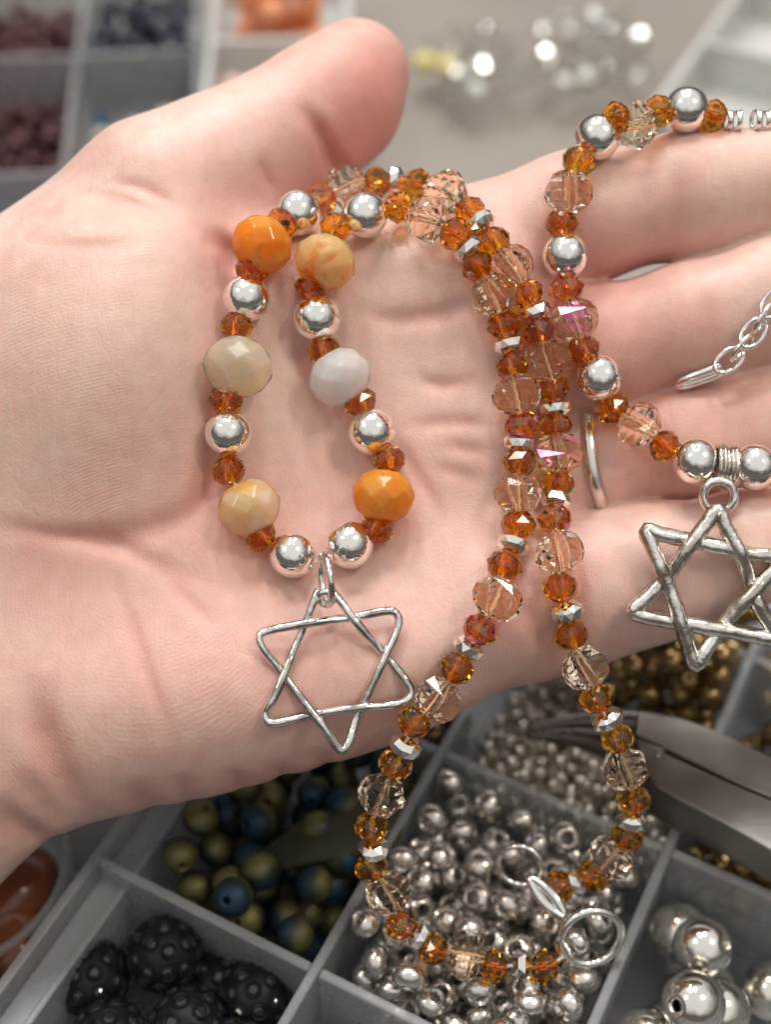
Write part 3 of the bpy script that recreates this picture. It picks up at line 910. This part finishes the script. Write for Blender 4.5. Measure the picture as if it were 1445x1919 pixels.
# extender chain across the middle finger
CH = catmull([(1470, 540), (1440, 585), (1410, 628), (1382, 662), (1352, 688)], 12)
seg = np.r_[0, np.cumsum(np.linalg.norm(np.diff(CH, axis=0), axis=1))]
k = 0
for s in np.arange(0, seg[-1], 34):
    x = np.interp(s, seg, CH[:, 0]); y = np.interp(s, seg, CH[:, 1])
    x2 = np.interp(s + 5, seg, CH[:, 0]); y2 = np.interp(s + 5, seg, CH[:, 1])
    dv = np.array([x2 - x, -(y2 - y)]); dv = dv / (np.linalg.norm(dv) + 1e-9) if s + 5 < seg[-1] else np.array([-.75, -.66])
    nn = cdir(-dv[1] * (.3 if k % 2 else .9), dv[0] * (.3 if k % 2 else .9), .95 if k % 2 else -.43)
    D = (rest_depth(min(x, 1440), y, 1.6) or 180)
    P = ring_pts(pw(x, y, D), nn, 2.15, 24, .62, up=cdir(dv[0], dv[1], 0))
    add_tube('chain_link', P, .33, M_CHAIN, BB, 8, True)
    k += 1
HK = [(1352, 686), (1330, 694), (1305, 703), (1282, 712), (1272, 719), (1284, 722), (1312, 714), (1340, 704), (1356, 696)]
add_tube('hook_clasp', catmull([pw(x, y, (rest_depth(x, y, .8) or 182)) for x, y in HK], 5), .62, M_CHAIN, BB, 10)

# ------------------------------------------------------------------ ring on the ring finger
RP = [(1099, 752), (1101, 766), (1104, 790), (1108, 820), (1113, 856), (1119, 892), (1126, 925), (1133, 952), (1140, 976), (1144, 988)]
Dm = (rest_depth(1114, 862, .35) or 185)
fr = []
for x, y in RP:
    dy = (y - 866) * 185 / FPX
    D = Dm + 8.8 - math.sqrt(max(8.8 ** 2 - dy * dy, .5))
    if 800 < y < 930: D = min(D, rest_depth(x, y, .35) or D)
    fr.append(pc(x - 5 + (dy / 7) ** 2 * 5, y, D + (2.5 if y < 760 or y > 980 else 0)))
fr = np.array(fr)
mid = fr[2:-2].mean(0) + [0, 0, 9.0]
bk = [np.array([q[0] + 1.0, q[1], 2 * mid[2] - q[2]]) for q in fr[::-1]]
loopc = catmull([q for q in fr] + bk, 7, True)
RW = c2w(loopc)
ax = c2w(pc(1300, 826, 193)).ravel() - c2w(pc(1130, 866, 193)).ravel(); ax /= np.linalg.norm(ax)
cen = RW.mean(0)
V, nP = [], 10
for q in RW:
    o_ = q - cen; o_ -= ax * (o_ @ ax); o_ /= np.linalg.norm(o_)
    for k in range(nP):
        a = 2 * math.pi * k / nP
        V.append(q + ax * .92 * math.cos(a) + o_ * .55 * math.sin(a))
nR = len(RW)
Fc = [(k * nP + m_, k * nP + (m_ + 1) % nP, ((k + 1) % nR) * nP + (m_ + 1) % nP, ((k + 1) % nR) * nP + m_) for k in range(nR) for m_ in range(nP)]
RGo = link('finger_ring', mesh('finger_ring', (np.array(V) - cen) * MM, Fc, metal('ring_silver', (.80, .77, .73), .16, 300, .0001), True),
           None, Matrix.Translation(Vector(cen) * MM), 'plain narrow silver band worn on the ring finger', 'ring')
bm = bmesh.new(); bm.from_mesh(RGo.data); bmesh.ops.recalc_face_normals(bm, faces=bm.faces); bm.to_mesh(RGo.data); bm.free()

# ------------------------------------------------------------------ organizer trays
def tray(name, origin, ang, xs, ys, h, mat, label, skip=(), th=1.5, lip=()):
    """dividers at local xs (running along local y) and ys (running along local x)"""
    o = thing(name, (origin[0], origin[1], 0), label, 'organizer')
    o.rotation_euler = (0, 0, math.radians(ang))
    def put(nm, x0, x1, y0, y1, z0, z1, bev=.35):
        V, Fc = box(x0 * MM, x1 * MM, y0 * MM, y1 * MM, z0 * MM, z1 * MM)
        me = mesh(nm, V, Fc, mat)
        if bev: bevel_mesh(me, bev * MM, 2)
        ob = link(nm, me); ob.parent = o
        return ob
    put('tray_floor', xs[0], xs[-1], ys[0], ys[-1], 0, 1.2, 0)
    for i, x in enumerate(xs):
        outer = i in (0, len(xs) - 1)
        put('tray_wall' if outer else 'divider', x - th / 2, x + th / 2, ys[0] - th / 2, ys[-1] + th / 2, 1.25, h)
    for j, y in enumerate(ys):
        outer = j in (0, len(ys) - 1)
        for i in range(len(xs) - 1):
            put('tray_wall' if outer else 'divider', xs[i] + th / 2 + .03, xs[i + 1] - th / 2 - .03, y - th / 2, y + th / 2, 1.25, h - .25)
    if 'left' in lip:
        put('tray_rim', xs[0] + th / 2 + .03, xs[0] + 4.4, ys[0], ys[-1], h - 5.2, h - 4.0, .3)
        put('inner_wall', xs[0] + 4.45, xs[0] + 5.5, ys[0], ys[-1], 1.25, h - 3.2, .3)
    return o
ANG1 = -27.5
BN = un(590, 1815, 20)
E1 = np.array([math.cos(math.radians(ANG1)), math.sin(math.radians(ANG1)), 0]); E2v = np.array([-E1[1], E1[0], 0])
L1, L2 = 36.0, 39.0
tray('bead_organizer', BN, ANG1, [-L1, 0, L1, 2 * L1, 3 * L1], [-L2 * 1.4, 0, L2, 2 * L2, 3 * L2], 20, M_TRAY,
     'clear plastic compartment box below the hand, its cells heaped with silver, black and green beads', lip=('left',))
def loc1(s, t, z): return BN * [1, 1, 0] + E1 * s + E2v * t + np.array([0, 0, z])

def drop(n, s0, s1, t0, t1, r, z0=1.25, taken=None, tries=14, jit=.0):
    P = taken if taken is not None else []
    out = []
    for _ in range(n):
        rr = r * (1 + random.uniform(-jit, jit))
        best = None
        for _ in range(tries):
            s, t = random.uniform(s0 + rr, s1 - rr), random.uniform(t0 + rr, t1 - rr)
            z = z0 + rr
            for (a, b, c, q) in P:
                d2 = (a - s) ** 2 + (b - t) ** 2
                R2 = (q + rr) ** 2
                if d2 < R2: z = max(z, c + math.sqrt(R2 - d2))
            if best is None or z < best[2]: best = (s, t, z, rr)
        P.append(best); out.append(best)
    return out
def fill(name, data, P, label, cat, group, base_r, tilt=None, locf=loc1):
    for s, t, z, r in P:
        v = locf(s, t, z) - CAMP
        ix, iy = 722.5 + FPX * (v @ RGT) / (v @ FWD), 959.5 - FPX * (v @ UPV) / (v @ FWD)
        if not (-170 < ix < 1615 and -220 < iy < 2090): continue
        link(name, data, None, rand_rot(locf(s, t, z), r / base_r), label, cat, group)
hw = .8
# silver seed style beads with wide holes, centre cell
ME_RB = ball_mesh(2.3, 1.2, M_GREYB, 'silver_rondelle', 20, .78)
fill('silver_rondelle', ME_RB, drop(180, hw, L1 - hw, hw, L2 - hw, 2.3, jit=.06),
     'dull silver round bead with a wide hole, heaped in the centre cell under the clasp', 'bead', 'silver beads in the centre cell', 2.3)
ME_RB2 = ball_mesh(2.35, .8, M_BALL, 'pale_silver_bead', 20, .9)
fill('pale_silver_bead', ME_RB2, drop(60, hw, L1 - hw, -L2 * .62, -hw, 2.35, jit=.06),
     'pale silver round bead in the cell at the bottom edge', 'bead', 'pale silver beads in the bottom cell', 2.35)
# polished silver balls, right cell
ME_BB = ball_mesh(4.3, .9, M_BALL, 'silver_ball', 32)
balls = []
for s_, t_, z_, r_ in drop(21, L1 + hw, 2 * L1 - hw, hw, L2 - hw, 4.3, jit=.04):
    v = loc1(s_, t_, z_) - CAMP
    ix, iy = 722.5 + FPX * (v @ RGT) / (v @ FWD), 959.5 - FPX * (v @ UPV) / (v @ FWD)
    if ix < 1500 and iy < 1980: balls.append((ix, s_, t_, z_, r_))
ORD = 'leftmost,second,third,fourth,fifth,sixth,seventh,eighth,ninth,tenth,eleventh,twelfth,thirteenth,fourteenth,fifteenth,sixteenth,seventeenth'.split(',')
for k, (ix, s_, t_, z_, r_) in enumerate(sorted(balls)):
    link('silver_ball', ME_BB, None, rand_rot(loc1(s_, t_, z_), r_ / 4.3),
         'large polished silver ball bead in the right cell, ' + (ORD[k] if k == 0 else ORD[k] + ' from the left'), 'bead', 'large silver balls in the right cell')
# peacock beads
ME_IR = ball_mesh(2.75, .6, M_IRID, 'peacock_bead', 20, .95)
fill('peacock_bead', ME_IR, drop(72, -L1 + 6.5, -hw, hw, L2 - hw, 2.75, jit=.06),
     'frosted green gold and blue bead in the dark cell below the palm', 'bead', 'peacock beads below the palm', 2.75)
# seed beads, with the mass beneath them as stuff
ME_SE = ball_mesh(1.15, .45, M_SEED, 'seed_bead', 10, .8)
seeds_under = []
for k in range(1300):
    q_ = (random.uniform(2, L1 - 2), random.uniform(2, L2 - 2), random.uniform(1.3, 4.2))
    if not (q_[0] > 15 and q_[1] > 26): seeds_under.append(q_)
V, Fc = [], []
src = np.array([v.co[:] for v in ME_SE.vertices]); sf = [tuple(p.vertices) for p in ME_SE.polygons]
for s, t, z in seeds_under:
    q = rand_rot(loc1(s, t, z)); o_ = len(V)
    V += [tuple(q @ Vector(c)) for c in src]; Fc += [tuple(i + o_ for i in f) for f in sf]
link('seed_bead_mass', mesh('seed_bead_mass', V, Fc, M_SEED, True), None, None, 'deep layer of tiny silver seed beads under the plier jaws', 'beads', None, 'stuff')
fill('seed_bead', ME_SE, drop(195, hw, L1 - hw, hw, 26, 1.15, 4.2, jit=.1, tries=7) + drop(95, hw, 15, 26, L2 - hw, 1.15, 4.2, jit=.1, tries=7),
     'tiny silver seed bead beside the plier jaws', 'bead', 'tiny silver seed beads', 1.15)
ME_GO = ball_mesh(2.0, .5, M_GOLD, 'bronze_bead', 16, .9)
fill('bronze_bead', ME_GO, drop(60, 10, L1 - hw, 26, L2 - hw, 2.0, jit=.1) + drop(110, L1 + hw, 2 * L1 - hw, L2 + hw + 8, 2 * L2 - hw, 2.0, jit=.1)
     + drop(60, L1 + hw, 1.7 * L1 - hw, 2 * L2 + hw, 2 * L2 + 24, 2.0, jit=.1),
     'bronze gold bead in the far cells behind the pliers', 'bead', 'bronze beads behind the pliers', 2.0) if False else None
P_ = [(s, t + L2, z, r) for s, t, z, r in drop(60, 15, L1 - hw, 26, L2 - hw, 2.0, jit=.1)]
P_ += drop(100, L1 + hw, 2 * L1 - hw, L2 + hw, 2 * L2 - hw, 2.0, jit=.1)
P_ += drop(60, hw, L1 - hw, 2 * L2 + hw, 2 * L2 + 22, 2.0, jit=.1)
P_ += drop(60, L1 + hw, 2 * L1 - hw, 2 * L2 + hw, 2 * L2 + 22, 2.0, jit=.1)
fill('bronze_bead', ME_GO, P_, 'bronze gold bead in the far cells behind the pliers', 'bead', 'bronze beads behind the pliers', 2.0)
ME_DB = ball_mesh(2.2, .5, M_BRONZ, 'dark_bronze_bead', 16, .9)
fill('dark_bronze_bead', ME_DB, drop(40, -16, -hw, L2 + hw, L2 + 24, 2.2, jit=.1), 'dark bronze bead in the cell under the heel of the palm', 'bead',
     'dark bronze beads under the palm', 2.2)

# seeds must sit in their own cell (beyond the wall of the centre cell)
for o in list(COL.objects):
    if o.name.startswith('seed_bead'):
        o.location = o.location + Vector(E2v * L2 * MM)

# black pave balls with set stones
def pave_ball():
    R = 5.0
    bm = bmesh.new(); bmesh.ops.create_icosphere(bm, subdivisions=4, radius=R * MM)
    body = bpy.data.meshes.new('ball'); bm.to_mesh(body); bm.free()
    body.polygons.foreach_set('use_smooth', [True] * len(body.polygons)); body.materials.append(M_BLACK)
    st = []
    def stone(mat, nm):
        V, Fc = lathe([(1.25 * MM, -.5 * MM), (1.22 * MM, .25 * MM), (1.06 * MM, .42 * MM), (.88 * MM, .32 * MM), (.85 * MM, .18 * MM), (.50 * MM, .42 * MM)], 14)
        Fc.append(tuple(5 * 14 + k for k in range(14)))
        m_ = mesh(nm, V, Fc, M_BLACK)
        m_.materials.append(mat)
        for i, p in enumerate(m_.polygons):
            if i >= 14 * 4: p.material_index = 1
        return m_
    return body, stone(M_JET, 'rhinestone'), stone(M_RHINE, 'rhinestone')
PB_BODY, PB_ST, PB_STB = pave_ball()
SPOTS = [((172, 1832), 10.0, 'black rhinestone studded ball bead nearest the left rim of the box'),
         ((308, 1788), 12.2, 'black rhinestone studded ball bead with one bright glinting stone'),
         ((478, 1866), 9.0, 'black rhinestone studded ball bead nearest the right divider of its cell'),
         ((352, 1922), 11.0, 'black rhinestone studded ball bead at the bottom edge, in the middle of the cell'),
         ((205, 1948), 10.5, 'black rhinestone studded ball bead cut by the bottom edge, left of its cell'),
         ((405, 1852), 5.5, 'black rhinestone studded ball bead half hidden low between the others'),
         ((440, 1985), 10.0, 'black rhinestone studded ball bead lowest towards the front of the cell')]
for (x, y), z, lab in SPOTS:
    c = un(x, y, z)
    b = thing('pave_ball', c, lab, 'bead', 'black studded balls')
    R0 = rand_rot((0, 0, 0)).to_quaternion()
    link('ball', PB_BODY, b, Matrix.Translation(b.location))
    n = 34
    for k in range(n):
        zz = 1 - 2 * (k + .5) / n; a = k * 2.39996
        d = R0 @ Vector((math.sqrt(1 - zz * zz) * math.cos(a), math.sqrt(1 - zz * zz) * math.sin(a), zz))
        link('rhinestone', PB_STB if random.random() < .08 else PB_ST, b, frame(c + np.array(d) * 4.95, d, k))

# olive leaf shaped piece lying over the peacock beads
LEAF = [(452, 1632), (500, 1590), (560, 1545), (630, 1515), (700, 1496), (760, 1492), (750, 1600), (690, 1606), (600, 1618), (520, 1634)]
pl = [un(x, y, 16.5 + (x - 450) * .008) for x, y in LEAF]
lc = np.mean(pl, 0)
V = [p + [0, 0, dz] - lc for dz in (0, 1.0) for p in pl]; nL = len(pl)
V.append(np.mean(pl, 0) + [0, 0, 2.4] - lc)
Fc = [tuple(range(nL))[::-1]] + [(k, (k + 1) % nL, nL + (k + 1) % nL, nL + k) for k in range(nL)] + [(nL + k, nL + (k + 1) % nL, 2 * nL) for k in range(nL)]
me = mesh('leaf_charm', np.array(V) * MM, Fc, M_OLIVE, True); bevel_mesh(me, .0003, 2, .5)
link('leaf_charm', me, None, Matrix.Translation(Vector(lc) * MM), 'dark olive leaf shaped charm lying on the peacock beads', 'charm')

# ------------------------------------------------------------------ pliers lying across the far wall
def slab(name, outline, z, th, parent, mat, bev=1.2):
    top = [un(x, y, z(x, y) if callable(z) else z) for x, y in outline]
    n = len(top)
    c = np.array(parent.location) / MM
    V = [p - c for p in top] + [p - c - [0, 0, th] for p in top]
    Fc = [tuple(range(n)), tuple(range(n, 2 * n))[::-1]] + [(k, n + k, n + (k + 1) % n, (k + 1) % n) for k in range(n)]
    me = mesh(name, np.array(V) * MM, Fc, mat)
    bm = bmesh.new(); bm.from_mesh(me); bmesh.ops.recalc_face_normals(bm, faces=bm.faces); bm.to_mesh(me); bm.free()
    bevel_mesh(me, bev * MM, 3, .9)
    return link(name, me, parent)
PLZ = lambda x, y: 27.0 + (x - 990) * .004
PL = thing('pliers', un(1300, 1480, 22), 'worn grey steel pliers with pointed jaws lying across the tray walls', 'pliers')
UPJ = [(1196, 1332), (1277, 1345), (1334, 1364), (1390, 1390), (1460, 1424), (1600, 1500), (1700, 1570),
       (1600, 1560), (1382, 1467), (1300, 1428), (1230, 1395), (1190, 1376)]
LOJ = [(1190, 1380), (1228, 1401), (1298, 1434), (1380, 1471), (1600, 1563), (1696, 1576), (1690, 1720), (1560, 1650),
       (1445, 1593), (1353, 1540), (1270, 1497), (1232, 1474), (1206, 1440)]
uj = slab('upper_jaw', UPJ, PLZ, 6.5, PL, M_STEEL, .3)
lj = slab('lower_jaw', LOJ, PLZ, 7.5, PL, M_STEEL, .3)
def nose(parent, pts, rad, z0):
    P = catmull([un(x, y, z0 + (x - 985) * .010) for x, y in pts], 5)
    rr = np.interp(np.linspace(0, 1, len(P)), np.linspace(0, 1, len(rad)), rad)
    V, Fc = tube(P, rr, 16)
    me = mesh('jaw_nose', (V - np.array(PL.location) / MM) * MM, Fc, M_STEEL_SHADED, True)
    o = link('jaw_nose', me, None); o.parent = parent
nose(uj, [(988, 1366), (1040, 1356), (1110, 1350), (1180, 1352), (1240, 1364)], [.55, .95, 1.5, 2.0, 2.4], 22.6)
nose(lj, [(986, 1378), (1040, 1377), (1110, 1386), (1180, 1408), (1240, 1436)], [.55, 1.1, 1.9, 2.9, 3.4], 22.2)

# ------------------------------------------------------------------ round dish with brown stones, bottom left
dc = un(-70, 1640, 10)
DS = thing('bead_dish', (dc[0], dc[1], 0), 'round clear plastic dish at the left edge holding brown stones', 'dish')
V, Fc = lathe([(.01 * MM, 0.3 * MM), (14 * MM, .3 * MM), (15.5 * MM, 1.5 * MM), (16.2 * MM, 13 * MM), (15.2 * MM, 13.2 * MM), (14.4 * MM, 2 * MM), (13 * MM, 1.3 * MM), (.01 * MM, 1.3 * MM)], 48)
link('dish_wall', mesh('dish_wall', V, Fc, M_TRAY, True), DS)
bm = bmesh.new(); bmesh.ops.create_uvsphere(bm, u_segments=32, v_segments=20, radius=MM)
SPH = bpy.data.meshes.new('brown_stone'); bm.to_mesh(SPH); bm.free()
SPH.polygons.foreach_set('use_smooth', [True] * len(SPH.polygons)); SPH.materials.append(M_BROWN)
for k, (x, y, z, sx, lab) in enumerate([(30, 1668, 9.5, 1.0, 'large oval brown stone bead in the dish, nearer the hand'),
                                       (25, 1765, 9.0, .85, 'smaller oval brown stone bead in the dish, below the larger one')]):
    M = Matrix.Translation(Vector(un(x, y, z)) * MM) @ Matrix.Rotation(1.0 + k, 4, 'Z') @ Matrix.Diagonal((7.2 * sx, 5.4 * sx, 4.6 * sx, 1))
    link('brown_stone', SPH, None, M, lab, 'bead', 'brown stones in the dish')

# ------------------------------------------------------------------ far trays (blurred background)
A2 = 5.0
O2 = np.array([-77.5, 325.5, 0])
tray('bead_organizer', O2, A2, [-62, -31, 0, 30], [-104, -52, 0, 52], 20, M_TRAY,
     'clear compartment box behind the wrist holding dark red, navy and blue beads')
def loc2(s, t, z):
    c, s_ = math.cos(math.radians(A2)), math.sin(math.radians(A2))
    return O2 + np.array([s * c - t * s_, s * s_ + t * c, z])
ME_RD = ball_mesh(2.1, .5, M_RED, 'garnet_bead', 12)
fill('garnet_bead', ME_RD, drop(120, -30, -1, -51, -1, 2.1, jit=.15), 'small dark red bead in the nearer cell at the left edge', 'bead', 'dark red beads, nearer cell', 2.1, locf=loc2)
fill('garnet_bead', ME_RD, drop(120, -30, -1, 1, 40, 2.1, jit=.15), 'small dark red bead in the far cell at the top left corner', 'bead', 'dark red beads, far cell', 2.1, locf=loc2)
ME_NV = ball_mesh(2.4, .5, M_NAVY, 'navy_bead', 12)
fill('navy_bead', ME_NV, drop(90, 1, 29, 1, 40, 2.4, jit=.15), 'dark navy bead in the far cell at the top', 'bead', 'navy beads in the far cell', 2.4, locf=loc2)
V, Fc = lathe([(.02 * MM, 4.2 * MM), (.8 * MM, 2.6 * MM), (1.8 * MM, .4 * MM), (2.2 * MM, -1.2 * MM), (1.6 * MM, -2.6 * MM), (.02 * MM, -3.2 * MM)], 14)
DROP = mesh('blue_drop', V, Fc, M_BLUE, True)
ME_CRM = ball_mesh(2.2, .5, M_CREAM, 'cream_bead', 12)
for x, y, lab in ((190, 232, 'pointed blue drop bead leaning on the cell wall above the wrist'), (345, 218, 'small blue drop bead in the corner of the cell behind the thumb'),
                  (250, 243, 'blue drop bead lying low among cream beads behind the wrist')):
    link('blue_drop', DROP, None, frame(un(x, y, 5), (random.gauss(0, .3), random.gauss(0, .3), 1)), lab, 'bead', 'blue drops behind the wrist')
fill('cream_bead', ME_CRM, drop(34, 1, 29, -36, -10, 2.2, jit=.15), 'cream bead in the cell behind the wrist', 'bead', 'cream beads behind the wrist', 2.2, locf=loc2)

O3 = np.array([-44.5, 333.0, 0])
tray('bead_organizer', O3, 2.0, [0, 35], [-75, 0, 60], 20, M_TRAYW, 'milky white compartment box behind the thumb with orange beads', th=2.0)
def loc3(s, t, z): return O3 + np.array([s, t, z])
ME_OR = ball_mesh(4.0, .5, M_ORAN, 'orange_bead', 16, .8)
ME_PK = ball_mesh(3.4, .5, M_PINK, 'pink_bead', 16, .8)
fill('orange_bead', ME_OR, drop(26, 2, 30, 6, 34, 4.0, jit=.15), 'glossy orange bead in the white box behind the thumb', 'bead', 'orange beads behind the thumb', 4.0, locf=loc3)
fill('pink_bead', ME_PK, drop(8, 2, 20, -30, -6, 3.4, jit=.15), 'pale pink bead in the near cell of the white box', 'bead', 'pink beads behind the thumb', 3.4, locf=loc3)

C4 = un(1215, 215, 14)
tray('bead_organizer', C4, ANG1, [0, 34, 68], [0, 42, 84], 14, M_TRAYW, 'pale compartment box at the top right corner behind the fingers', th=2.0)
ME_CL = faceted(3.3, 3.6, [(.4, .9, 0), (.85, .45, 1), (1, -.05, 0), (.8, -.55, 1), (.35, -.95, 0)], 8, .4, M_CLEAR, 'clear_crystal')
P_ = drop(30, -2, 62, 4, 46, 3.3, 0, jit=.2)
def loc5(s, t, z): return np.array([12 + s, 326 + t + s * .12, z])
ME_CL2 = ME_CL.copy(); ME_CL2.materials[0] = metal('silver_lined_crystal', (.85, .85, .80), .2)
fill('clear_crystal', ME_CL2, P_[::3], 'bright silver lined crystal bead in the loose pile at the top', 'bead', 'silver lined crystals at the top', 3.3, locf=loc5)
fill('clear_crystal', ME_CL, P_[1::3] + P_[2::3], 'sparkling clear crystal bead in the loose pile at the top', 'bead', 'clear crystals at the top', 3.3, locf=loc5)
ME_YL = ball_mesh(3.4, .5, M_YELL, 'yellow_bead', 16, .8)
for x, y, lab in ((795, 118, 'pale yellow bead on the table beside the thumb tip'), (838, 128, 'pale yellow bead on the table, further from the thumb tip')):
    link('yellow_bead', ME_YL, None, rand_rot(un(x, y, 3)), lab, 'bead', 'yellow beads by the thumb')
print('objects', len(bpy.data.objects), 'tris', sum(len(m.loop_triangles) if False else sum(len(p.vertices) - 2 for p in m.polygons) for m in bpy.data.meshes))
